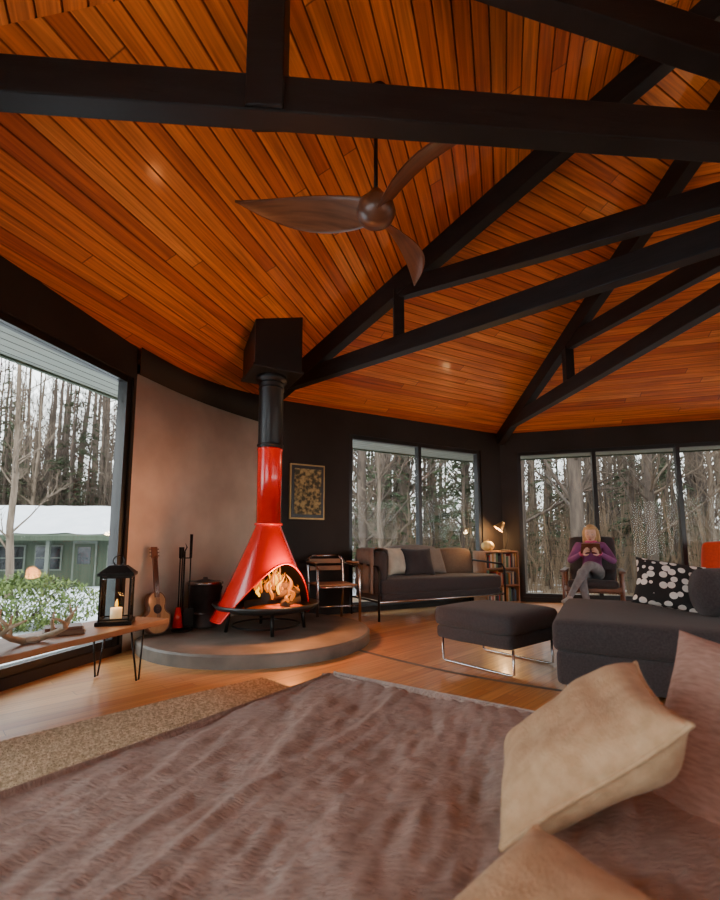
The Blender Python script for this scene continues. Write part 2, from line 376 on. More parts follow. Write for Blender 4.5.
# curved concrete wall
cp=[Vector(p) for p in((-1.96,3.82,0),(-1.81,4.3,0),(-1.62,4.74,0),(-1.40,5.13,0),(-1.19,5.44,0))]
def wx(y):
    for a,b in zip(cp[:-1],cp[1:]):
        if a.y<=y<=b.y: return a.x+(b.x-a.x)*(y-a.y)/(b.y-a.y)
    return -1.97-.17*(3.82-y) if y<3.82 else -1.19
mb=M(); vs=[];fs=[]; N_=24; sp=[]
for i in range(N_+1):
    t=i/N_*(len(cp)-1); k=min(int(t),len(cp)-2); f=t-k
    q=[cp[max(k-1,0)],cp[k],cp[k+1],cp[min(k+2,len(cp)-1)]]
    sp.append(.5*((2*q[1])+(q[2]-q[0])*f+(2*q[0]-5*q[1]+4*q[2]-q[3])*f*f+(-q[0]+3*q[1]-3*q[2]+q[3])*f**3))
for i,p in enumerate(sp):
    d=(sp[min(i+1,N_)]-sp[max(i-1,0)]).normalized(); n=Vector((-d.y,d.x,0))
    for q,z in((p,0),(p,2.38),(p+n*.15,2.38),(p+n*.15,0)): vs.append(q+V(0,0,z))
for i in range(N_):
    for k in range(4): a=i*4+k;b=i*4+(k+1)%4; fs.append((a,b,b+4,a+4))
mb.add(vs,fs,M_conc,True); mb.obj('wall_hearth_concrete',merge=False)
mb=M(); vs=[];fs=[]
for i,p in enumerate(sp):
    d=(sp[min(i+1,N_)]-sp[max(i-1,0)]).normalized(); n=Vector((-d.y,d.x,0))
    for q,z in((p-n*.03,2.38),(p-n*.03,2.8),(p+n*.15,2.8),(p+n*.15,2.38)): vs.append(q+V(0,0,z))
for i in range(N_):
    for k in range(4): a=i*4+k;b=i*4+(k+1)%4; fs.append((a,b,b+4,a+4))
mb.add(vs,fs,M_wall,True); mb.obj('trim_ring_beam',merge=False)
# trusses
for i,v in enumerate(VV):
    d=(v-C).normalized(); mb=M()
    P=lambda r,z: C+d*r+V(0,0,z)
    zc=lambda r: ZA-KH*r
    if i==0:
        rp=3.26
        mb.beam(P(5.26,2.775),P(.1,2.775),.10,.17,M_black)
        mb.beam(P(2.6,zc(2.6)-.115),P(.12,zc(.12)-.115),.11,.20,M_black)
        mb.beam(P(rp,2.70),P(rp,zc(rp)+.03),.16,.13,M_black)
        mb.beam(P(2.85,2.95+.26*2.85),P(.1,2.95),.10,.18,M_black)
    else:
        rp=3.24
        mb.beam(P(5.26,2.765),P(.1,2.735),.10,.17,M_black)
        mb.beam(P(5.28,zc(5.28)-.115),P(.12,zc(.12)-.115),.11,.20,M_black)
        mb.beam(P(rp,2.84),P(rp,zc(rp)-.15),.10,.11,M_black)
        mb.beam(P(rp+.03,zc(rp)-.15),P(.1,2.90),.085,.165,M_black)
    mb.obj('roof_truss' if i==0 else 'roof_truss.%03d'%i,bevel=.006)
mb=M(); mb.cyl(V(C.x,C.y,2.6),V(C.x,C.y,4.55),.16,M_black,seg=8); mb.obj('roof_hub_post')
# ---------------------------------------------------------------- ceiling fan
fx,fy,fz=.093,2.42,2.80
fan=empty('ceiling_fan',(fx,fy,fz)); zt=zceil(fx,fy)-fz
mb=M(); mb.cyl(V(0,0,.06),V(0,0,zt),.012,M_iron,seg=10)
mb.lathe([(.0,zt-.10),(.05,zt-.09),(.075,zt-.04),(.08,zt+.02)],M_iron)
mb.obj('downrod',fan)
mb=M(); mb.lathe([(0,-.085),(.05,-.078),(.098,-.042),(.115,.0),(.103,.05),(.062,.09),(.028,.14),(0,.14)],M_walnut); mb.obj('hub',fan)
def blade(ang,name):
    mb=M(); n=22; mm=8; R=.80; top=[];bot=[]
    for i in range(n+1):
        t=i/n; r=.05+(R-.05)*t
        w=.13*(1-t)**1.0+.23*math.sin(math.pi*min(1,t*1.02))**.8*.5+.01
        sweep=-.10*math.sin(t*math.pi*.75)+.10*t*t; pitch=math.radians(30*(1-t)+12)
        for j in range(mm+1):
            s=(j/mm-.5)*w
            th=.010*(1-(2*j/mm-1)**2)*(1-.5*t)+.002
            z=.0+math.sin(pitch)*s+.02*math.sin(t*3.0); y=sweep+s*math.cos(pitch)
            top.append(Vector((r,y,z+th)));bot.append(Vector((r,y,z-th)))
    fs=[]; o=len(top)
    for i in range(n):
        for j in range(mm):
            a=i*(mm+1)+j; fs+=[(a,a+mm+1,a+mm+2,a+1),(o+a+1,o+a+mm+2,o+a+mm+1,o+a)]
        for j in(0,mm):
            a=i*(mm+1)+j; fs.append((a,a+mm+1,o+a+mm+1,o+a))
    a=n*(mm+1)
    for j in range(mm): fs.append((a+j,a+j+1,o+a+j+1,o+a+j))
    mb.add(top+bot,fs,M_walnut,True); ob=mb.obj(name,fan,merge=False); ob.rotation_euler=(0,0,math.radians(ang)); return ob
for i,a in enumerate((184,65,-48)): blade(a,'blade_%d'%(i+1))
# ---------------------------------------------------------------- hearth + fireplace
hc=Vector((-.95,4.34,0)); hr=1.04; mb=M(); top=[];n=72
for i in range(n):
    a=2*math.pi*i/n; p=hc+Vector((math.cos(a)*hr,math.sin(a)*hr,0)); p.x=max(p.x,wx(p.y)+.005); top.append(p)
vs=[p+V(0,0,.0) for p in top]+[p+V(0,0,.085) for p in top]+[hc+(p-hc)*.985+V(0,0,.10) for p in top]
fs=[tuple(range(2*n,3*n))]+[(i,(i+1)%n,n+(i+1)%n,n+i) for i in range(n)]+[(n+i,n+(i+1)%n,2*n+(i+1)%n,2*n+i) for i in range(n)]
mb.add(vs,fs,M_hearth); mb.obj('hearth_slab',merge=False)
fp=empty('cone_fireplace',(-.87,4.28,.10))
TH0=math.radians(-42)
def cone_shell(name,r_off,m):
    nT=96;nZ=30; z0,z1=.12,.97; vs=[];fs=[]
    def rad(z): t=(z-z0)/(z1-z0); return (.50+(.115-.50)*(t**.93))+r_off
    for j in range(nZ+1):
        for i in range(nT):
            a=2*math.pi*i/nT
            d=(a-TH0+math.pi)%(2*math.pi)-math.pi; hw=math.radians(84)
            low=z0+(.49*math.cos(d/hw*math.pi/2)**.7 if abs(d)<hw else 0)
            zz=low+(z1-low)*j/nZ
            vs.append(Vector((rad(zz)*math.cos(a),rad(zz)*math.sin(a),zz)))
    for j in range(nZ):
        for i in range(nT): fs.append((j*nT+i,j*nT+(i+1)%nT,(j+1)*nT+(i+1)%nT,(j+1)*nT+i))
    mb=M(); mb.add(vs,fs,m,True)
    if r_off==0: mb.tube([vs[i] for i in range(nT)]+[vs[0]],.008,m,6,False)
    return mb.obj(name,fp,merge=False)
cone_shell('hood',0,M_red); cone_shell('hood_liner',-.012,M_stove)
mb=M(); mb.lathe([(.115,.96),(.135,.965),(.135,.985),(.118,.99),(.118,1.68),(.125,1.685),(.125,1.70),(.118,1.70)],M_red); mb.obj('red_flue',fp)
mb=M(); mb.lathe([(.118,1.70),(.118,2.36),(.15,2.37),(.15,2.42),(.118,2.42),(.118,2.5)],M_stove)
for z in(1.72,2.28,2.33): mb.lathe([(.118,z),(.126,z+.005),(.126,z+.02),(.118,z+.025)],M_stove)
mb.obj('stove_pipe',fp)
mb=M()
mb.box((0,0,2.42+.31),(.46,.46,.62),M_stove,rot(0,0,28)); mb.box((0,0,2.43),(.49,.49,.03),M_stove,rot(0,0,28)); mb.obj('ceiling_support_box',fp,bevel=.004)
mb=M(); mb.lathe([(0,.18),(.36,.18),(.45,.205),(.49,.25),(.475,.255),(.43,.22),(.0,.20)],M_stove)
for a in(20,110,200,290):
    a=math.radians(a); mb.tube([(.33*math.cos(a),.33*math.sin(a),.20),(.36*math.cos(a),.36*math.sin(a),0)],.016,M_iron)
mb.lathe([(.30,.045),(.312,.045),(.312,.06),(.30,.06),(.30,.045)],M_iron)
mb.obj('fire_bowl',fp)
mb=M()
for i,(x,y,z,a,l,r) in enumerate(((.08,-.12,.26,20,.5,.05),(.05,.0,.26,-40,.5,.055),(.1,-.08,.35,75,.45,.045),(.18,-.05,.26,100,.4,.045),(.08,-.1,.40,-10,.36,.04),(.16,-.16,.34,35,.34,.04))):
    a=math.radians(a); d=Vector((math.cos(a),math.sin(a),.08))*l/2; c=Vector((x,y,z)); mb.tube([c-d,c+d*.1,c+d],[r,r*1.05,r*.9],M_log,10)
mb.ball((.08,-.08,.21),(.28,.28,.05),M_ember); mb.obj('logs',fp)
mb=M(); rf=random.Random(3)
for i in range(48):
    a=rf.uniform(0,6.28); rr=rf.uniform(0,.22); x=.11+rr*math.cos(a); y=-.10+rr*math.sin(a); h=rf.uniform(.10,.28)*(1-rr*1.8); w=rf.uniform(.012,.026); ph=rf.uniform(0,6)
    zb=rf.uniform(.27,.38); pts=[];rs=[]
    for k in range(11):
        t=k/10; pts.append(Vector((x+.035*math.sin(ph+t*5)*t,y+.035*math.cos(ph+t*4)*t,zb+h*t))); rs.append(w*.8*max(.015,math.sin(math.pi*(.22+.78*t))**1.3))
    mb.tube(pts,rs,M_flame if i%3 else M_flame2,8)
mb.obj('flames',fp)
def light(kind,name,loc,e,c,size=.1,rt=None,parent=None):
    l=bpy.data.lights.new(name,kind); l.energy=e; l.color=c
    if kind=='AREA': l.size=size
    else: l.shadow_soft_size=size
    if kind=='SPOT': l.spot_size=math.radians(165); l.spot_blend=1
    o=bpy.data.objects.new(name,l); COL.objects.link(o); o.location=loc
    if rt:o.rotation_euler=rt
    if parent:o.parent=parent
    return o
light('POINT','fire_glow',(.27,-.30,.50),42,(1,.32,.08),.06,parent=fp)
# ash bucket
mb=M(); mb.lathe([(0,.0),(.125,0),(.13,.02),(.155,.40),(.165,.405),(.165,.42),(.15,.42),(.15,.40),(.12,.02),(0,.02)],M_galv)
mb.lathe([(.155,.40),(.172,.405),(.172,.425),(.155,.43)],M_chrome); mb.lathe([(.137,.12),(.143,.125),(.146,.14),(.14,.145)],M_galv); mb.lathe([(0,.47),(.02,.47),(.025,.45),(.16,.425),(.168,.42)],M_galv)
mb.tube([(.16*math.cos(t),.02,.38+.16*math.sin(t)*-.6) for t in [math.pi*k/12 for k in range(13)]],.005,M_iron)
mb.obj('ash_bucket',loc=(-1.51,4.46,.10))
# fire tool set
mb=M(); mb.lathe([(0,0),(.09,0),(.09,.015),(.02,.03),(0,.03)],M_iron); mb.cyl(V(0,0,0),V(0,0,.72),.009,M_iron)
mb.tube([(0,0,.72),(.02,0,.76),(0,0,.80),(-.02,0,.76),(0,0,.72)],.006,M_iron)
for k,a in enumerate((10,130,250)):
    a=math.radians(a); x,y=.055*math.cos(a),.055*math.sin(a)
    mb.cyl(V(0,0,.66),V(x,y,.66),.005,M_iron); mb.cyl(V(x,y,.1),V(x,y,.66),.006,M_iron)
    mb.cyl(V(x,y,.66),V(x,y,.88 if k==0 else .76),.012,M_iron,.014)
    if k==0: mb.box((x,y,.12),(.09,.012,.16),M_iron)
    if k==2: mb.cyl(V(x,y,.04),V(x,y,.22),.05,M_red,.02)
mb.obj('fireplace_tool_set',loc=(-1.63,4.22,.10))
# small acoustic guitar leaning on the wall
mb=M(); Rb=rot(80,0,58)
ol=[]
for i in range(48):
    a=2*math.pi*i/48; y=.175*math.cos(a); hw=(.125 if y<-.02 else .10)*abs(math.sin(a))**.75*(1-.30*math.exp(-((y-.035)/.045)**2))
    ol.append((math.copysign(hw,math.sin(a)),y))
G=lambda x,y,z: Rb@Vector((x,y,z))+Vector((0,0,.19))
vs=[G(x,y,-.035) for x,y in ol]+[G(x,y,.035) for x,y in ol]; n=48
mb.add(vs[n:],[tuple(range(n))],M_gtop); mb.add(vs[:n],[tuple(range(n))[::-1]],M_walnut)
mb.add(vs,[(i,(i+1)%n,n+(i+1)%n,n+i) for i in range(n)],M_walnut,True)
mb.tube([G(x,y,.036) for x,y in ol]+[G(ol[0][0],ol[0][1],.036)],.004,M_leather,6,False)
mb.add([G(.04*math.cos(2*math.pi*k/24),.03+.04*math.sin(2*math.pi*k/24),.037) for k in range(24)],[tuple(range(24))],M_stove)
mb.box(G(0,.30,.038),(.042,.34,.018),M_walnut,Rb); mb.box(G(0,.52,.034),(.058,.10,.014),M_walnut,Rb); mb.box(G(0,-.09,.04),(.09,.02,.012),M_walnut,Rb)
for k in range(6):
    x=-.015+.006*k; mb.tube([G(x,-.09,.048),G(x,.49,.050)],.0012,M_chrome,4)
for k in range(3):
    for sx in(-1,1): mb.tube([G(sx*.028,.49+.03*k,.034),G(sx*.045,.49+.03*k,.034)],.006,M_chrome,6)
mb.obj('acoustic_guitar',loc=(-1.775,3.99,.105))
# ---------------------------------------------------------------- framed print
wd=(VV[2]-VV[1]).normalized(); wa=math.degrees(math.atan2(wd.y,wd.x)); wnr=Vector((wd.y,-wd.x,0))
pc=VV[1]+wd*.60+wnr*.02
art=M(); art.box((0,0,0),(.47,.03,.70),M_gold); art.box((0,-.012,0),(.43,.03,.66),M_frame); art.box((0,-.022,0),(.36,.02,.58),M_art); art.obj('framed_picture',loc=(pc.x,pc.y,1.55),rz=wa,bevel=.003)
# ---------------------------------------------------------------- bench + things
bd=Vector((-.265,-.964,0)); ang=math.degrees(math.atan2(bd.y,bd.x))
bench=empty('plank_bench',(-1.545,3.29,0),rz=ang)
mb=M(); n=24; vs=[];fs=[]
L_=1.85
for z in(.335,.37):
    for i in range(n+1):
        x=L_*i/n; w=.215+.012*noise.noise(Vector((x*3,0,1)))
        vs+=[Vector((x,-w,z)),Vector((x,w+.012*noise.noise(Vector((x*3,5,1))),z))]
o=2*(n+1)
for i in range(n):
    a=2*i; fs+=[(a,a+2,a+3,a+1),(o+a,o+a+1,o+a+3,o+a+2),(a,o+a,o+a+2,a+2),(a+1,a+3,o+a+3,o+a+1)]
fs+=[(0,1,o+1,o),(2*n,o+2*n,o+2*n+1,2*n+1)]
mb.add(vs,fs,M_wood); mb.obj('top',bench,bevel=.006)
mb=M()
for x,y in((.22,-.15),(.22,.15),(1.6,-.15),(1.6,.15)):
    mb.tube([(x-.05,y,.335),(x-.01,y*1.1,.01),(x+.01,y*1.1,.008),(x+.06,y,.335)],.006,M_iron); mb.box((x,y,.332),(.14,.08,.006),M_iron)
mb.obj('hairpin_legs',bench)
# lantern
lan=empty('candle_lantern',(-1.60,3.02,.371),rz=20)
mb=M(); w=.085; H=.32
mb.box((0,0,.012),(.21,.21,.024),M_iron); mb.box((0,0,H),(.21,.21,.02),M_iron)
for x in(-w,w):
    for y in(-w,w): mb.box((x,y,H/2),(.012,.012,H),M_iron)
for z in(.035,H-.02):
    for sg in(-1,1): mb.box((sg*w,0,z),(.01,2*w,.01),M_iron); mb.box((0,sg*w,z),(2*w,.01,.01),M_iron)
mb.add([(-.10,-.10,H+.01),(.10,-.10,H+.01),(.10,.10,H+.01),(-.10,.10,H+.01),(-.05,-.05,H+.055),(.05,-.05,H+.055),(.05,.05,H+.055),(-.05,.05,H+.055)],[(0,1,5,4),(1,2,6,5),(2,3,7,6),(3,0,4,7),(4,5,6,7)],M_iron)
mb.tube([(.035*math.cos(a),0,H+.085+.035*math.sin(a)) for a in [2*math.pi*k/16 for k in range(17)]],.004,M_iron,caps=False)
mb.obj('body',lan)
mb=M()
for sg in(-1,1): mb.box((sg*w,0,H/2),(.003,2*w-.01,H-.07),M_glass); mb.box((0,sg*w,H/2),(2*w-.01,.003,H-.07),M_glass)
mb.obj('glass',lan)
mb=M(); mb.cyl(V(0,0,.024),V(0,0,.10),.035,M_candle); mb.tube([(0,0,.105),(0,0,.118),(0,0,.135),(.002,0,.155)],[.005,.010,.008,.001],M_flame2); mb.obj('candle',lan)
light('POINT','candle_light',(0,0,.17),1.4,(1,.42,.12),.02,parent=lan)
# books & antler
mb=M(); mb.box((0,0,.012),(.20,.15,.022),M_leather); mb.box((.005,.0,.012),(.202,.14,.017),M_cream); mb.box((0,0,.034),(.18,.14,.02),M_walnut); mb.box((.005,0,.034),(.182,.13,.015),M_cream)
mb.obj('stacked_books',loc=(-1.72,2.68,.371),rz=35)
mb=M()
def antler(o,s):
    o=Vector(o); main=[o+Vector(p) for p in((0,0,0),(.06*s,.06,.03),(.10*s,.16,.07),(.08*s,.26,.11),(.02*s,.34,.15))]
    mb.tube(main,[.018,.016,.013,.010,.004],M_antler)
    mb.tube([main[1],main[1]+V(.01,.0,.06),main[1]+V(.0,-.03,.11)],[.011,.009,.003],M_antler)
    mb.tube([main[2],main[2]+V(.02*s,.02,.06),main[2]+V(.01*s,.01,.12)],[.011,.009,.003],M_antler)
    mb.tube([main[3],main[3]+V(.03*s,.01,.04),main[3]+V(.05*s,.03,.08)],[.009,.007,.003],M_antler)
antler((0,0,.014),1); antler((-.06,-.02,.014),-1); mb.ball((-.03,-.01,.018),(.045,.03,.018),M_antler)
mb.obj('deer_antlers',loc=(-1.74,2.40,.371),rz=-140)
# ---------------------------------------------------------------- jute rug
rg=empty('jute_rug',(-.62,3.05,0),rz=226)
mb=M(); n=60; LR=2.15; WR=2.0; vs=[];fs=[]
for i in range(n+1):
    for j in range(n+1):
        x=LR*i/n; y=WR*j/n; vs.append((x,y,.016+.004*noise.noise(Vector((x*9,y*9,0)))))
for i in range(n):
    for j in range(n): a=i*(n+1)+j; fs.append((a,a+n+1,a+n+2,a+1))
mb.add(vs,fs,M_jute,True)
mb.tube([(0,0,.008),(LR,0,.008)],.012,M_jute); mb.tube([(0,0,.008),(0,WR,.008)],.012,M_jute)
for k in range(70): mb.tube([(.02,WR*k/70,.017),(.55,WR*k/70,.022),(LR,WR*k/70,.017)],.011,M_jute,6)
mb.obj('woven_mat',rg,merge=False)
# ---------------------------------------------------------------- bed
e1=Vector((-.585,-.811,0)); e2=Vector((.830,-.558,0)).normalized(); F=Vector((-.10,1.66,0))
bed=empty('bed',(0,0,0)); BZ=.42
def bp(a,b,z): p=F+e1*a+e2*b; return Vector((p.x,p.y,z))
LA,LB=2.1,2.1
mb=M()
cA=bp(LA/2+.04,LB/2+.04,.20); Rz=Matrix(((e2.x,-e2.y,0),(e2.y,e2.x,0),(0,0,1)))
mb.cushion(cA,(LB-.06,LA-.06,.34),M_grey,Rz,r=.06,puff=0,n=6)
mb.obj('mattress',bed)
mb=M(); n=280; vs=[];fs=[]; OV=.36
for i in range(n+1):
    for j in range(n+1):
        a=-OV+(LA+OV)*i/n; b=-OV+(LB+OV)*j/n
        da=max(0,-a); db=max(0,-b); d=math.hypot(da,db); rr=.09
        aa=max(a,0);bb=max(b,0); z=BZ
        if d>0:
            ux,uy=da/d,db/d
            if d<rr*math.pi/2: ph=d/rr; out=rr*math.sin(ph); drop=rr*(1-math.cos(ph))
            else: q=d-rr*math.pi/2; out=rr+.05*q+ .02*math.sin((a+b)*16)*q*2; drop=rr+q
            aa=-ux*out; bb=-uy*out; z=BZ-drop
        f=1 if d<.05 else .5
        w=Vector((a*1.0,b*1.0,0))
        hh=.018*noise.noise(w*2.2+V(3,1,0))+.013*noise.noise(Vector((a*3+b*1.5,b*9-a*4,2)))+.007*noise.noise(Vector((a*9,b*30-a*6,5)))+.005*noise.noise(Vector((a*22,b*60,8)))
        s_=abs((b-.28)-.15*a-.02*math.sin(a*6)); hh+=.009*math.exp(-(s_/.014)**2)*(1 if a>.1 else a*10 if a>0 else 0)
        p=bp(aa,bb,max(.03,z+hh*f))
        if d>.1: p+=Vector((-.3,.6,0))*hh
        vs.append(p)
for i in range(n):
    for j in range(n): a=i*(n+1)+j; fs.append((a,a+1,a+n+2,a+n+1))
mb.add(vs,fs,M_blank,True); mb.obj('blanket',bed,merge=False)
def pil(name,c,nrm,up,w,h,t,m,parent=None,diag=False,**k):
    mb=M(); mb.pillow((0,0,0),w,h,t,m,n=34,**k); o=mb.obj(name); R=frame(nrm,up)
    if diag: R=R@rot(0,0,45)
    o.matrix_world=Matrix.Translation(Vector(c))@R.to_4x4()
    if parent: o.parent=parent; o.matrix_parent_inverse=parent.matrix_basis.inverted()
    return o
pil('bed_pillow',(.385,.835,.535),(-.62,.22,.75),(.78,.46,.42),.33,.33,.11,M_beige,bed,diag=True,pipe=.004,wr=.02,sd=3)
pil('bed_pillow_flat',(.215,.405,.44),(-.12,-.15,.98),(.8,.5,.2),.44,.36,.11,M_beige,bed,pipe=.004,wr=.018,sd=11)
pil('bed_pillow_mauve',(.76,.76,.47),(-.62,-.42,.66),(.3,.1,1),.60,.50,.14,M_mauve,bed,wr=.02,sd=21)
# ---------------------------------------------------------------- sectional chaise
d1=Vector((.47,.883,0)); d2=Vector((.883,-.47,0)); P0=Vector((1.16,2.80,0)); ang2=math.degrees(math.atan2(d2.y,d2.x))
ch=empty('sectional_sofa',(P0.x,P0.y,0),rz=ang2)
mb=M()
mb.cushion((.55,.66,.15),(1.06,1.32,.20),M_sofa,r=.03,puff=0); mb.cushion((.55,.66,.335),(1.10,1.34,.19),M_sofa,r=.05,puff=.012)
mb.cushion((1.75,.86,.15),(1.3,.9,.20),M_sofa,r=.03,puff=0); mb.cushion((1.75,.86,.335),(1.28,.92,.19),M_sofa,r=.05,puff=.012)
mb.cushion((1.95,1.40,.40),(.95,.2,.66),M_sofa,r=.06,puff=.02)
mb.obj('upholstery',ch)
mb=M()
for x,y in((.08,.08),(1.0,.08),(.08,1.25),(1.9,.5),(2.3,.5)): mb.cyl(V(x,y,0),V(x,y,.06),.02,M_chrome)
mb.obj('feet',ch)
def W(x,y,z): p=P0+d2*x+d1*y; return Vector((p.x,p.y,z))
pil('throw_pillow',W(.69,.79,.605),(-.35,-.8,.48),(.3,.2,1),.42,.36,.15,M_print,wr=.008,sd=2)
mb=M(); q=W(1.06,.62,.585); ax=Vector((.95,-.15,0)).normalized()*.29
prof=[];rs=[]
for k in range(13):
    t=k/12*2-1; prof.append(ax*t); rs.append(.15*(1-abs(t)**14)**.5 if abs(t)<1 else .03)
rs[0]=rs[-1]=.03; prof[0]=ax*-.96; prof[-1]=ax*.96
mb.tube(prof,rs,M_sofa,24); mb.obj('bolster_cushion',loc=q)
# ottoman
ot=empty('ottoman',(1.03,3.50,0),rz=40)
mb=M(); mb.cushion((0,0,.23),(.64,.64,.10),M_sofa,r=.03,puff=0); mb.cushion((0,0,.345),(.67,.67,.15),M_sofa,r=.05,puff=.015); mb.obj('upholstery',ot)
mb=M()
for sx in(-1,1):
    mb.tube([(sx*.26,-.30,.18),(sx*.26,-.30,.02),(sx*.26,-.27,.01),(sx*.26,.27,.01),(sx*.26,.30,.02),(sx*.26,.30,.18)],.009,M_chrome)
mb.obj('sled_legs',ot)
# ---------------------------------------------------------------- daybed sofa by window
sd_=empty('daybed_sofa',(.22,5.32,0),rz=wa)
mb=M(); Ls=2.0
mb.cushion((Ls/2,.36,.26),(Ls-.1,.66,.08),M_sofa,r=.02,puff=0)
mb.cushion((Ls/2,.36,.385),(Ls-.06,.70,.19),M_sofa,r=.05,puff=.01)
mb.obj('seat',sd_)
mb=M(); mb.cushion((.09,.36,.62),(.13,.66,.36),M_sofa,r=.06,puff=.01); mb.obj('arm_cushion',sd_)
mb=M()
mb.cushion((.90,.61,.66),(.80,.16,.40),M_grey,rot(-12),r=.07,puff=.03); mb.cushion((1.62,.61,.64),(.60,.16,.36),M_brown,rot(-12),r=.07,puff=.03)
mb.obj('back_cushions',sd_)
mb=M(); mb.pillow((.52,.46,.67),.44,.38,.15,M_cream,rot(68,0,18)); mb.pillow((.84,.40,.66),.44,.38,.14,M_sofa,rot(68,0,-10)); mb.pillow((1.12,.46,.66),.42,.38,.13,M_grey,rot(68,0,8)); mb.obj('scatter_cushions',sd_)
mb=M()
vs=[];fs=[];n=24
for i in range(n+1):
    for j in range(13):
        t=i/n; y=.12+.42*j/12
        if t<.4: x=-.0-.015*math.sin(j*1.3); z=.30+(.51)*t/.4
        elif t<.55: q_=(t-.4)/.15*math.pi; x=.09-.10*math.cos(q_); z=.81+.03*math.sin(q_)
        else: x=.19+.01*math.sin(j*1.5)+.35*max(0,t-.8); z=max(.50,.81-(t-.55)/.25*.31)
        vs.append((x,y+.01*math.sin(i*.7),z))
for i in range(n):
    for j in range(12): a=i*13+j; fs.append((a,a+1,a+14,a+13))
mb.add(vs,fs,M_grey,True); o=mb.obj('throw_blanket',sd_,merge=False); o.modifiers.new('s','SOLIDIFY').thickness=.012
mb=M()
for x in(.0,Ls):
    mb.tube([(x,.0,0),(x,-.0,.55),(x,.04,.62),(x,.62,.66),(x,.70,.60),(x,.70,0)],.014,M_iron,10)
    mb.tube([(x,.0,.22),(x,.70,.22)],.012,M_iron)
for y in(.0,.70): mb.tube([(0,y,.215),(Ls,y,.215)],.013,M_chrome)
mb.tube([(0,.70,.60),(Ls,.70,.60)],.012,M_iron)
mb.obj('steel_frame',sd_)
# ---------------------------------------------------------------- slatted arm chair
c1=empty('slatted_armchair',(-.33,5.36,0),rz=22)
mb=M()
for sx in(-1,1):
    mb.tube([(sx*.25,-.26,0),(sx*.25,-.25,.60),(sx*.25,-.20,.65),(sx*.25,.16,.66),(sx*.23,.24,.70)],.016,M_chrome,10)
    mb.tube([(sx*.22,.28,0),(sx*.22,.22,.42),(sx*.23,.27,.70),(sx*.17,.28,.75)],.016,M_chrome,10)
mb.tube([(-.17,.28,.75),(.17,.28,.75)],.016,M_chrome,10)
for y in(-.24,.22): mb.tube([(-.25,y,.41),(.25,y,.41)],.012,M_chrome)
mb.tube([(-.23,-.24,.2),(.23,-.24,.2)],.008,M_chrome)
mb.obj('frame',c1)
mb=M()
for k in range(6): mb.box((0,-.20+k*.08,.43),(.46,.06,.014),M_teak)
for k in range(2): mb.box((0,.255+.01*k,.60+.085*k),(.40,.014,.055),M_teak,rot(-8))
for sx in(-1,1): mb.box((sx*.25,-.02,.682),(.05,.30,.014),M_teak)
mb.obj('slats',c1,bevel=.004)
# ---------------------------------------------------------------- bookcase with lamp, pumpkin
bc=VV[2]-wd*.40+wnr*.24
bk=empty('bookcase',(bc.x,bc.y,0),rz=wa)
mb=M(); Wb,Hb,Db=.66,.78,.26
for x in(-Wb/2,Wb/2): mb.box((x,0,Hb/2),(.022,Db,Hb),M_teak)
for z in(.03,.28,.53,Hb): mb.box((0,0,z),(Wb,Db,.022),M_teak)
mb.box((0,Db/2-.005,Hb/2),(Wb,.01,Hb),M_walnut)
mb.obj('case',bk,bevel=.002)
mb=M(); cols=[mat('book_%d'%i,c,rough=.7) for i,c in enumerate([(.45,.06,.04),(.6,.5,.35),(.08,.15,.25),(.1,.22,.12),(.7,.65,.55),(.5,.25,.06),(.05,.05,.06)])]
for z in(.045,.295,.545):
    x=-.31
    while x<.28:
        w=random.uniform(.018,.04); h=random.uniform(.15,.215); mb.box((x+w/2,-.02+random.uniform(-.01,.01),z+h/2),(w-.002,.17,h),random.choice(cols)); x+=w
mb.obj('books',bk)
mb=M()
def ribs(p): a=math.atan2(p.y,p.x); k=1-.07*abs(math.sin(a*5)); return Vector((p.x*k,p.y*k,p.z))
mb.ball((0,0,.075),(.10,.10,.075),M_yellow,40,16,fn=ribs); mb.tube([(0,0,.14),(.01,0,.175)],[.012,.008],M_leather); pp=bc+wd*-.16; mb.obj('pumpkin',loc=(pp.x,pp.y,Hb+.011))
lp=bc+wd*.20
lm=empty('desk_lamp',(lp.x,lp.y,Hb+.011),rz=wa)
mb=M(); mb.lathe([(0,0),(.075,0),(.07,.018),(.015,.025),(0,.025)],M_stove); mb.tube([(0,0,.02),(.08,0,.22),(-.04,0,.40)],.007,M_iron)
mb.tube([(-.04,0,.40),(-.10,-.03,.39)],.007,M_iron)
mb.obj('arm',lm)
mb=M(); n=24; Rl=rot(20,35,0)
vs=[];fs=[]; pf=[(.02,.08),(.035,.05),(.06,0),(.08,-.05)]
for r,z in pf:
    for k in range(n): a=2*math.pi*k/n; vs.append(Rl@Vector((r*math.cos(a),r*math.sin(a),z))+V(-.13,-.04,.37))
for i in range(3):
    for k in range(n): fs.append((i*n+k,i*n+(k+1)%n,(i+1)*n+(k+1)%n,(i+1)*n+k))
fs.append(tuple(range(n)))
mb.add(vs,fs,M_gold,True); mb.ball((-.135,-.045,.345),.036,M_bulb); mb.obj('shade',lm)
light('POINT','desk_lamp_light',(-.16,-.08,.30),42,(1,.55,.22),.04,parent=lm)
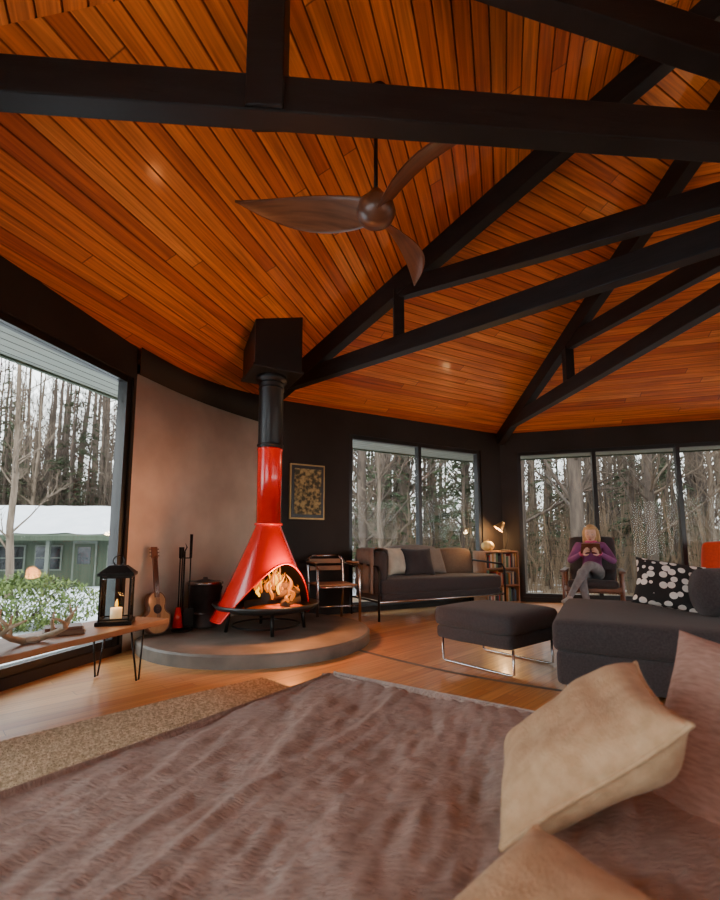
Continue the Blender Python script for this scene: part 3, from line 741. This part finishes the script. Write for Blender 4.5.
# ---------------------------------------------------------------- reading chair
CHX,CHY=3.06,6.00
RC=empty('wooden_lounge_chair',(CHX,CHY,0),rz=-28)
mb=M()
for sx in(-1,1):
    mb.tube([(sx*.33,-.34,0),(sx*.33,-.32,.54)],[.016,.022],M_walnut,10); mb.tube([(sx*.33,.42,0),(sx*.33,.30,.54)],[.016,.022],M_walnut,10)
    mb.box((sx*.33,-.02,.55),(.07,.76,.028),M_walnut); mb.beam((sx*.31,-.34,.34),(sx*.31,.38,.24),.025,.06,M_walnut)
    mb.beam((sx*.27,.22,.25),(sx*.27,.50,.98),.03,.045,M_walnut)
mb.beam((-.3,-.32,.33),(.3,-.32,.33),.03,.06,M_walnut); mb.beam((-.3,.36,.25),(.3,.36,.25),.03,.06,M_walnut)
for k in range(6): mb.beam((-.26,.27+.045*k,.40+.112*k),(.26,.27+.045*k,.40+.112*k),.018,.045,M_walnut)
mb.obj('frame',RC,bevel=.004)
mb=M(); mb.cushion((0,-.03,.355),(.56,.66,.11),M_sofa,rot(-7),r=.04,puff=.02); mb.cushion((0,.33,.69),(.54,.11,.62),M_sofa,rot(-20),r=.04,puff=.02); mb.obj('cushions',RC)
# ---------------------------------------------------------------- woman
WM=empty('seated_woman',(CHX,CHY,0),rz=-28)
def skin_mesh(verts,edges,name,root):
    me=bpy.data.meshes.new(name+'_s'); keys=list(verts); me.from_pydata([verts[k][0] for k in keys],[(keys.index(a),keys.index(b)) for a,b in edges],[])
    o=bpy.data.objects.new(name+'_s',me); COL.objects.link(o); o.modifiers.new('sk','SKIN')
    for i,k in enumerate(keys):
        r=verts[k][1]; r=(r,r) if not isinstance(r,tuple) else r
        me.skin_vertices[0].data[i].radius=r; me.skin_vertices[0].data[i].use_root=(k==root)
    ss=o.modifiers.new('sub','SUBSURF'); ss.levels=2; ss.render_levels=2
    bpy.context.view_layer.update(); dg=bpy.context.evaluated_depsgraph_get(); m2=bpy.data.meshes.new_from_object(o.evaluated_get(dg)); bpy.data.objects.remove(o); return m2,keys
sk={
'pel':((0,.10,.50),(.135,.10)),'bel':((0,.13,.60),(.115,.09)),'wai':((0,.165,.70),(.115,.088)),'che':((0,.20,.81),(.13,.095)),'nb':((0,.205,.90),(.075,.07)),'nk':((0,.19,.955),.045),
'shl':((.145,.19,.865),.062),'ell':((.26,.04,.66),.045),'mfl':((.19,-.09,.71),.04),'wrl':((.09,-.20,.775),.028),
'shr':((-.145,.19,.865),.062),'elr':((-.27,.06,.66),.045),'mfr':((-.20,-.08,.71),.04),'wrr':((-.10,-.19,.775),.028),
'hl':((.09,.03,.49),.09),'tl':((.05,-.20,.58),.078),'kl':((-.03,-.40,.64),.062),'cl':((-.13,-.46,.48),.054),'al':((-.24,-.50,.27),.036),'hfl':((-.26,-.52,.22),.038),'fl':((-.30,-.62,.20),.032),'tol':((-.33,-.70,.20),.022),
'hr':((-.09,.03,.49),.09),'tr':((-.10,-.18,.52),.078),'kr':((-.12,-.38,.52),.062),'cr':((-.10,-.36,.34),.054),'ar':((-.06,-.36,.12),.036),'hfr':((-.06,-.35,.055),.038),'fr':((-.08,-.46,.045),.034),'tor':((-.09,-.55,.03),.024)}
ed=[('pel','bel'),('bel','wai'),('wai','che'),('che','nb'),('nb','nk'),('che','shl'),('shl','ell'),('ell','mfl'),('mfl','wrl'),('che','shr'),('shr','elr'),('elr','mfr'),('mfr','wrr'),
('pel','hl'),('hl','tl'),('tl','kl'),('kl','cl'),('cl','al'),('al','hfl'),('hfl','fl'),('fl','tol'),('pel','hr'),('hr','tr'),('tr','kr'),('kr','cr'),('cr','ar'),('ar','hfr'),('hfr','fr'),('fr','tor')]
lab={'hl':1,'tl':1,'kl':1,'cl':1,'al':1,'hr':1,'tr':1,'kr':1,'cr':1,'ar':1,'pel':1,'nk':2,'hfl':3,'fl':3,'tol':3,'hfr':3,'fr':3,'tor':3}
me,keys=skin_mesh(sk,ed,'woman','pel')
for m in(M_jacket,M_pants,M_skin,M_sock): me.materials.append(m)
for p in me.polygons:
    c=p.center; k=min(keys,key=lambda q:(Vector(sk[q][0])-c).length-(sk[q][1][0] if isinstance(sk[q][1],tuple) else sk[q][1])*.5); p.material_index=lab.get(k,0); p.use_smooth=True
o=bpy.data.objects.new('body',me); COL.objects.link(o); o.parent=WM
# head
hd=empty('head',(0,.165,1.035),parent=WM); hd.rotation_euler=(math.radians(12),0,math.radians(-6))
def headfn(p):
    x,y,z=p; t=z/.12
    k=1-.26*max(0,-t)**1.5; x*=k
    if y<0:
        y*=1-.10*max(0,-t)
        nx=math.exp(-((x)/.013)**2)
        if -.045<z<.02: y-=.024*nx*max(0,(.02-z)/.065)**.8*(1 if z>-.035 else max(0,(z+.045)/.01))
        for sx in(-1,1): y+=.009*math.exp(-(((x-sx*.032)/.017)**2+((z-.005)/.012)**2))
        y-=.004*math.exp(-((z+.062)/.010)**2-(x/.022)**2)
        y-=.006*math.exp(-((z+.098)/.015)**2-(x/.02)**2)
        for sx in(-1,1): y-=.004*math.exp(-(((x-sx*.042)/.02)**2+((z+.03)/.02)**2))
    return Vector((x,y,z))
mb=M(); mb.ball((0,0,0),(.072,.092,.115),M_skin,48,40,fn=headfn)
for sx in(-1,1):
    mb.ball((sx*.030,-.076,.005),.011,M_eyew,14,10); mb.ball((sx*.030,-.0840,.0005),.0052,M_eye,10,8); mb.ball((sx*.030,-.0755,.0085),(.0125,.0115,.0095),M_skin,16,10); mb.ball((sx*.072,.005,-.005),(.010,.018,.028),M_skin,12,10)
    mb.tube([(sx*.015,-.090,.024),(sx*.03,-.091,.029),(sx*.047,-.081,.024)],[.002,.003,.0015],M_hair)
mb.ball((0,-.090,-.058),(.020,.006,.004),M_lip,14,8); mb.ball((0,-.089,-.066),(.017,.006,.0045),M_lip,14,8)
mb.obj('face',hd)
def hairfn(p):
    x,y,z=p
    if y<-.02 and z<.055: y=-.02-(-.02-y)*.25; x*=1.02
    if z<-.02: x*=1.0+.1*math.sin(z*60)
    if z<0: z*=1.35
    r=1+.035*noise.noise(Vector((math.atan2(x,y)*9,z*8,0))); return Vector((x*r,y*r,z))
mb=M(); mb.ball((0,.014,.010),(.088,.104,.116),M_hair,48,30,fn=hairfn)
for k in range(26):
    a=math.pi*(.02+.96*k/25); sx=math.cos(a); x=sx*.083; y=.01+math.sin(a)*.085
    w=random.uniform(-.01,.01)
    mb.tube([(x*.8,y*.75,.08),(x*1.05,y*1.05,.02),(x*1.1+w,y*1.05,-.08),(x*1.15-w,y*.9+.0,-.16),(x*1.0+w,y*.7,-.215)],[.012,.018,.017,.013,.003],M_hair,7)
mb.obj('hair',hd)
# hands + open book
def hand(side):
    mb=M(); sx=side; w=Vector((sx*.095 if sx>0 else -.10,-.195,.777))
    fwd=(Vector((sx*.065,-.275,.815))-w).normalized(); inw=Vector((-sx,0,.15)).normalized(); up=fwd.cross(inw)*sx; up.normalize()
    pc=w+fwd*.045
    Rm=Matrix((fwd,inw,up)).transposed(); mb.ball(pc,(.048,.014,.036),M_skin,16,10,R=Rm)
    for k,(l,o_) in enumerate(((.062,.026),(.070,.009),(.066,-.009),(.052,-.026))):
        b=pc+fwd*.034+up*o_; m1=b+(fwd*.8+inw*.4).normalized()*l*.45; m2=m1+(fwd*.25+inw*1).normalized()*l*.32; m3=m2+(fwd*-.3+inw*1).normalized()*l*.25
        mb.tube([b-fwd*.01,b,m1,m2,m3],[.009,.0092,.0085,.0075,.005],M_skin,9)
    b=pc-fwd*.012+up*.030; mb.tube([b,b+up*.022+fwd*.015+inw*.01,b+up*.030+fwd*.038+inw*.022,b+up*.030+fwd*.056+inw*.03],[.012,.011,.009,.006],M_skin,9)
    mb.obj('hand_'+('left' if sx>0 else 'right'),WM)
    mb=M(); mb.tube([w-fwd*.03,w+fwd*.004],[.034,.031],M_pink,14); mb.obj('cuff_'+('left' if sx>0 else 'right'),WM)
hand(1);hand(-1)
mb=M()
for sx in(-1,1):
    R=rot(32,0,sx*-12); c_=Vector((sx*.056,-.262,.835)); mb.box(c_,(.115,.006,.15),M_walnut,R); mb.box(c_+R@Vector((0,.010,0)),(.108,.013,.142),M_cream,R)
mb.obj('open_book',WM)
mb=M(); mb.tube([(0,.105,.62),(0,.10,.72),(0,.11,.83),(0,.135,.90)],.006,M_pink,6); mb.tube([(.06*math.cos(a),.20+.055*math.sin(a),.925) for a in [2*math.pi*k/20 for k in range(21)]],.016,M_pink,8,False); mb.obj('jacket_collar',WM)
# ---------------------------------------------------------------- orange chair
OC=empty('orange_armchair',(4.64,5.72,0),rz=-45)
mb=M(); mb.cushion((0,0,.38),(.6,.58,.14),M_orange,r=.05,puff=.02); mb.cushion((0,.28,.66),(.6,.12,.52),M_orange,rot(-14),r=.05,puff=.02)
for sx in(-1,1): mb.cushion((sx*.32,.0,.52),(.08,.56,.1),M_orange,r=.035,puff=0)
mb.obj('upholstery',OC); mb=M()
for sx in(-1,1):
    for sy in(-1,1): mb.tube([(sx*.25,sy*.22,.33),(sx*.31,sy*.28,0)],[.018,.012],M_walnut,10)
    mb.tube([(sx*.32,-.22,.34),(sx*.32,-.22,.5)],.014,M_walnut); mb.tube([(sx*.32,.2,.34),(sx*.32,.2,.5)],.014,M_walnut)
mb.obj('legs',OC)
# ---------------------------------------------------------------- fill lamps added out of view to brighten ceiling and room
def fill_lamp(loc,e):
    t=empty('added_fill_lamp',loc); mb=M()
    mb.lathe([(0,0),(.14,0),(.14,.02),(.02,.035),(.012,.05),(.012,1.62),(.03,1.64),(.13,1.70),(.17,1.78),(.165,1.78),(.12,1.71),(.02,1.66),(0,1.66)],M_stove); mb.obj('fill_lamp_body',t)
    light('SPOT','fill_uplight',(0,0,1.73),e*1.25,(1,.76,.50),.14,rt=(math.pi,0,0),parent=t)
fill_lamp((1.9,-1.6,0),210); fill_lamp((6.5,3.6,0),240); fill_lamp((.1,-1.35,0),180); fill_lamp((6.0,.3,0),160)
# ---------------------------------------------------------------- outdoors
mb=M(); n=70; vs=[];fs=[]
def gz(x,y):
    d=math.hypot(x-2.85,y-2); z=-.38-.03*max(0,d-7)+.10*noise.noise(Vector((x*.2,y*.2,0)))
    if d>34: z+= (d-34)*.10
    return z
for i in range(n+1):
    for j in range(n+1):
        x=-75+150*i/n; y=-45+130*j/n; vs.append((x,y,gz(x,y)))
for i in range(n):
    for j in range(n): a=i*(n+1)+j; fs.append((a,a+n+1,a+n+2,a+1))
mb.add(vs,fs,M_ground,True); mb.obj('ground',merge=False)
def tree(seed,h,m):
    rd=random.Random(seed); mb=M(); r0=h*.0085+.015
    pts=[];rs=[]; x=y=0
    for k in range(10):
        t=k/9; pts.append(Vector((x,y,h*t-.3))); rs.append(r0*(1-t)**.8+.01); x+=rd.uniform(-.07,.07); y+=rd.uniform(-.07,.07)
    mb.tube(pts,rs,m,7,False)
    def at(t): f=t*9;k=min(8,int(f)); return pts[k].lerp(pts[k+1],f-k)
    def br(p,d,l,r,dep):
        q=[p];c=p.copy();dd=d.copy()
        for k in range(4): dd=(dd+Vector((rd.uniform(-.25,.25),rd.uniform(-.25,.25),rd.uniform(-.05,.3)))).normalized(); c=c+dd*l/4; q.append(c.copy())
        mb.tube(q,[r,r*.8,r*.6,r*.4,r*.2],m,4 if dep else 3,False)
        if dep>0:
            for k in range(5):
                i=rd.randint(1,4); nd=(dd+Vector((rd.uniform(-1,1),rd.uniform(-1,1),rd.uniform(-.4,.7)))).normalized(); br(q[i],nd,l*rd.uniform(.35,.6),max(.004,r*.5),dep-1)
    for k in range(24):
        t=rd.uniform(.12,.97); a=rd.uniform(0,6.28); el=rd.uniform(.2,1.1); l=h*.19*(1.15-t)*rd.uniform(.6,1.2)
        br(at(t),Vector((math.cos(a),math.sin(a),el)).normalized(),l,r0*.28*(1.1-t)+.008,2)
    return mb
def conifer(seed,h):
    rd=random.Random(seed); mb=M(); mb.tube([(0,0,-.3),(0,0,h)],[h*.012,.02],M_bark,7,False); V_=[];F_=[]
    for k in range(int(h*11)):
        t=rd.uniform(.06,.99); a=rd.uniform(0,6.28); l=h*.21*(1.05-t)*rd.uniform(.7,1.1); d=Vector((math.cos(a),math.sin(a),0)); z=h*t
        s=Vector((-d.y,d.x,0)); mb.tube([(0,0,z),tuple(d*l*.5+V(0,0,z-.02*l)),tuple(d*l+V(0,0,z-.25*l))],[.02,.012,.004],M_bark,3,False)
        for q in range(int(14+l*16)):
            u=rd.uniform(.12,1); c=d*l*u+V(0,0,z-.25*l*u*u)+s*rd.uniform(-.28,.28)*l*(1.1-u*.7)+V(0,0,rd.uniform(-.10,.03)); w=rd.uniform(.05,.11)
            dd=(d+s*rd.uniform(-1,1)+V(0,0,rd.uniform(-.6,.1))).normalized(); e=dd.cross(Vector((rd.uniform(-1,1),rd.uniform(-1,1),1))).normalized()
            o=len(V_); V_+= [c-e*w*.35,c+e*w*.35,c+dd*w*2.2]; F_.append((o,o+1,o+2))
    mb.add(V_,F_,M_needle); return mb
forest=empty('woodland')
protos=[tree(11,15,M_bark).obj('bare_tree_a',forest,merge=False),tree(12,12,M_bark2).obj('bare_tree_b',forest,merge=False),tree(13,17,M_bark).obj('bare_tree_c',forest,merge=False),tree(14,9,M_bark2).obj('bare_tree_d',forest,merge=False),tree(15,5.5,M_bark2).obj('sapling',forest,merge=False)]
con=[conifer(21,13).obj('hemlock_a',forest,merge=False),conifer(22,8).obj('hemlock_b',forest,merge=False)]
used=set()
def place(pr,x,y,s=1):
    if pr not in used: o=pr; used.add(pr)
    else: o=bpy.data.objects.new(pr.name,pr.data); COL.objects.link(o); o.parent=forest
    o.location=(x,y,gz(x,y)); o.rotation_euler=(random.uniform(-.03,.03),random.uniform(-.03,.03),random.uniform(0,6.28)); o.scale=(s,s,s*random.uniform(.9,1.1))
def blocked(x,y):
    if math.hypot(x-2.85,y-2)<9.2: return True
    if -24<x<-5 and 15<y<23: return True
    az=x/max(y,.1)
    if y>0 and -1.1<az<-.42 and math.hypot(x,y)<19: return random.random()<.9
    return False
k=0
while k<430:
    a=math.radians(random.uniform(10,150)); d=10+36*random.random()**.75; x=d*math.cos(a); y=d*math.sin(a)
    if blocked(x,y): continue
    place(random.choices(protos,[3,4,3,5,5])[0],x,y,random.uniform(.75,1.2)); k+=1
k=0
while k<150:
    a=math.radians(random.uniform(112,145)); d=24+24*random.random(); x=d*math.cos(a); y=d*math.sin(a)
    if blocked(x,y): continue
    place(random.choices(protos,[4,4,4,4,2])[0],x,y,random.uniform(.8,1.25)); k+=1
for x,y,i,s in((.6,12.6,1,.9),(2.4,15,0,.7),(6.5,15.5,1,.8),(10.5,15,1,.8),(14,14,1,.9),(-1.2,13.5,1,.8),(-17,26,0,1),(-11.5,24.5,0,.9),(-19,24,0,1.0),(-15,24.5,0,.8),(-26,25,0,1.1),(-22,28,0,.9),(3.0,13.5,1,.9),(1.2,15.5,0,.8),(4.4,18,0,.9),(-1.0,17,0,.9),(.2,22,0,1),(13,20,0,.8),(9,24,0,1),(-9,26,0,.9),(18,18,0,.9),(-14.2,13.2,1,.9),(7,30,0,1),(16,28,0,1),(22,26,0,1),(8.2,13.5,1,.75),(11.8,18,0,.8),(6,21,0,.9)): place(con[i],x,y,s)
for p in protos+con:
    if p not in used: bpy.data.objects.remove(p)
# brush thicket
mb=M(); rd=random.Random(5)
for k in range(4200):
    a=math.radians(rd.uniform(12,110)); d=12.5+20*rd.random(); x=C.x*.5+d*math.cos(a);y=d*math.sin(a)
    if math.hypot(x-2.85,y-2)<8.8: continue
    z=gz(x,y); h=rd.uniform(.9,3.2); dx,dy=rd.uniform(-.5,.5),rd.uniform(-.5,.5)
    mb.tube([(x,y,z),(x+dx*.4,y+dy*.4,z+h*.5),(x+dx,y+dy,z+h)],[.011,.008,.004],M_twig,3,False)
    for q in range(2):
        e=(rd.uniform(-.35,.35),rd.uniform(-.35,.35)); mb.tube([(x+dx*.4,y+dy*.4,z+h*.5),(x+dx*.4+e[0],y+dy*.4+e[1],z+h*.9)],[.007,.004],M_twig,3,False)
mb.obj('undergrowth',forest,merge=False)
# shrub outside west window
mb=M(); Vx=[];Fx=[]
for k in range(5200):
    a=rd.uniform(0,6.28); u=rd.random()**.4; t=rd.uniform(0,1); c=Vector((math.cos(a)*u*1.5*math.sin(t*2.6+.3),math.sin(a)*u*.9*math.sin(t*2.6+.3),t*.8+.25*noise.noise(Vector((a*2,u*3,0)))))
    e=Vector((rd.uniform(-1,1),rd.uniform(-1,1),rd.uniform(-1,1))).normalized(); f=e.cross(Vector((0,0,1))).normalized(); o=len(Vx); Vx+=[c-f*.02,c+f*.02,c+e*.09]; Fx.append((o,o+1,o+2))
mb.add(Vx,Fx,M_shrub)
for k in range(12): a=rd.uniform(0,6.28); mb.tube([(0,0,0),(math.cos(a)*.8,math.sin(a)*.5,.7)],[.015,.005],M_bark,4,False)
mb.obj('evergreen_shrub',loc=(-5.6,7.6,gz(-5.6,7.6)))
# cottage
ct=empty('cottage',(-15.5,18.5,-1.0),rz=8)
mb=M(); mb.box((0,2,1.15),(14,4,2.3),M_clad)
for k in range(-4,6):
    x=k*1.4-.2
    if k%3==0:
        mb.box((x,-.02,1.05),(.95,.08,2.0),M_trim); mb.box((x,-.05,1.0),(.78,.08,1.85),M_clad); mb.box((x,-.08,1.45),(.5,.06,.7),M_pane)
    else:
        mb.box((x,-.02,1.35),(1.05,.08,1.05),M_trim); mb.box((x,-.05,1.35),(.92,.08,.92),M_pane); mb.box((x,-.08,1.35),(.04,.05,.92),M_trim); mb.box((x,-.08,1.35),(.92,.05,.04),M_trim)
for x in(-6.9,-3,3,6.9): mb.box((x,-.9,1.1),(.14,.14,2.2),M_trim)
mb.box((0,-.9,2.2),(14.4,.16,.2),M_clad)
mb.obj('walls',ct)
mb=M(); mb.add([(-7.5,-1.3,2.25),(7.5,-1.3,2.25),(7.5,2,3.6),(-7.5,2,3.6),(7.5,5,2.25),(-7.5,5,2.25),(-7.5,-1.3,2.05),(7.5,-1.3,2.05)],[(0,1,2,3),(3,2,4,5),(6,7,1,0)],M_clad)
vs=[];fs=[];nn=40
for i in range(nn+1):
    for j in range(9):
        x=-7.5+15*i/nn; t=j/8; t2=.03+.92*t if i%5 else .06+.9*t
        y=-1.3+3.3*t2; z=2.25+1.35*t2+.13+.05*noise.noise(Vector((x,t*3,0)))
        if j==0: y-=.05*noise.noise(Vector((x*2,0,3)));z-=.1
        vs.append((x,y,z))
for i in range(nn):
    for j in range(8): a=i*9+j; fs.append((a,a+9,a+10,a+1))
mb.add(vs,fs,M_snow,True); mb.obj('snowy_roof',ct,merge=False)
# ---------------------------------------------------------------- world, camera
w=bpy.data.worlds.new('overcast_sky'); S.world=w; w.use_nodes=True; nt=w.node_tree; bg=nt.nodes['Background']
tc=nt.nodes.new('ShaderNodeTexCoord'); sp_=nt.nodes.new('ShaderNodeSeparateXYZ'); nt.links.new(tc.outputs['Generated'],sp_.inputs[0])
rp_=nt.nodes.new('ShaderNodeValToRGB'); rp_.color_ramp.elements[0].color=(.95,.95,.95,1); rp_.color_ramp.elements[1].color=(.8,.86,.93,1); nt.links.new(sp_.outputs[2],rp_.inputs[0]); nt.links.new(rp_.outputs[0],bg.inputs[0])
bg.inputs[1].default_value=6.2
cam=bpy.data.cameras.new('camera'); co=bpy.data.objects.new('camera',cam); COL.objects.link(co); S.camera=co
cam.lens=18; cam.sensor_width=36; cam.sensor_fit='AUTO'; cam.shift_y=.05; cam.clip_start=.02; cam.clip_end=300
co.location=(0,0,.88); co.rotation_euler=(math.radians(96.34),0,0)
cam.dof.use_dof=True; cam.dof.focus_distance=4.6; cam.dof.aperture_fstop=3.5
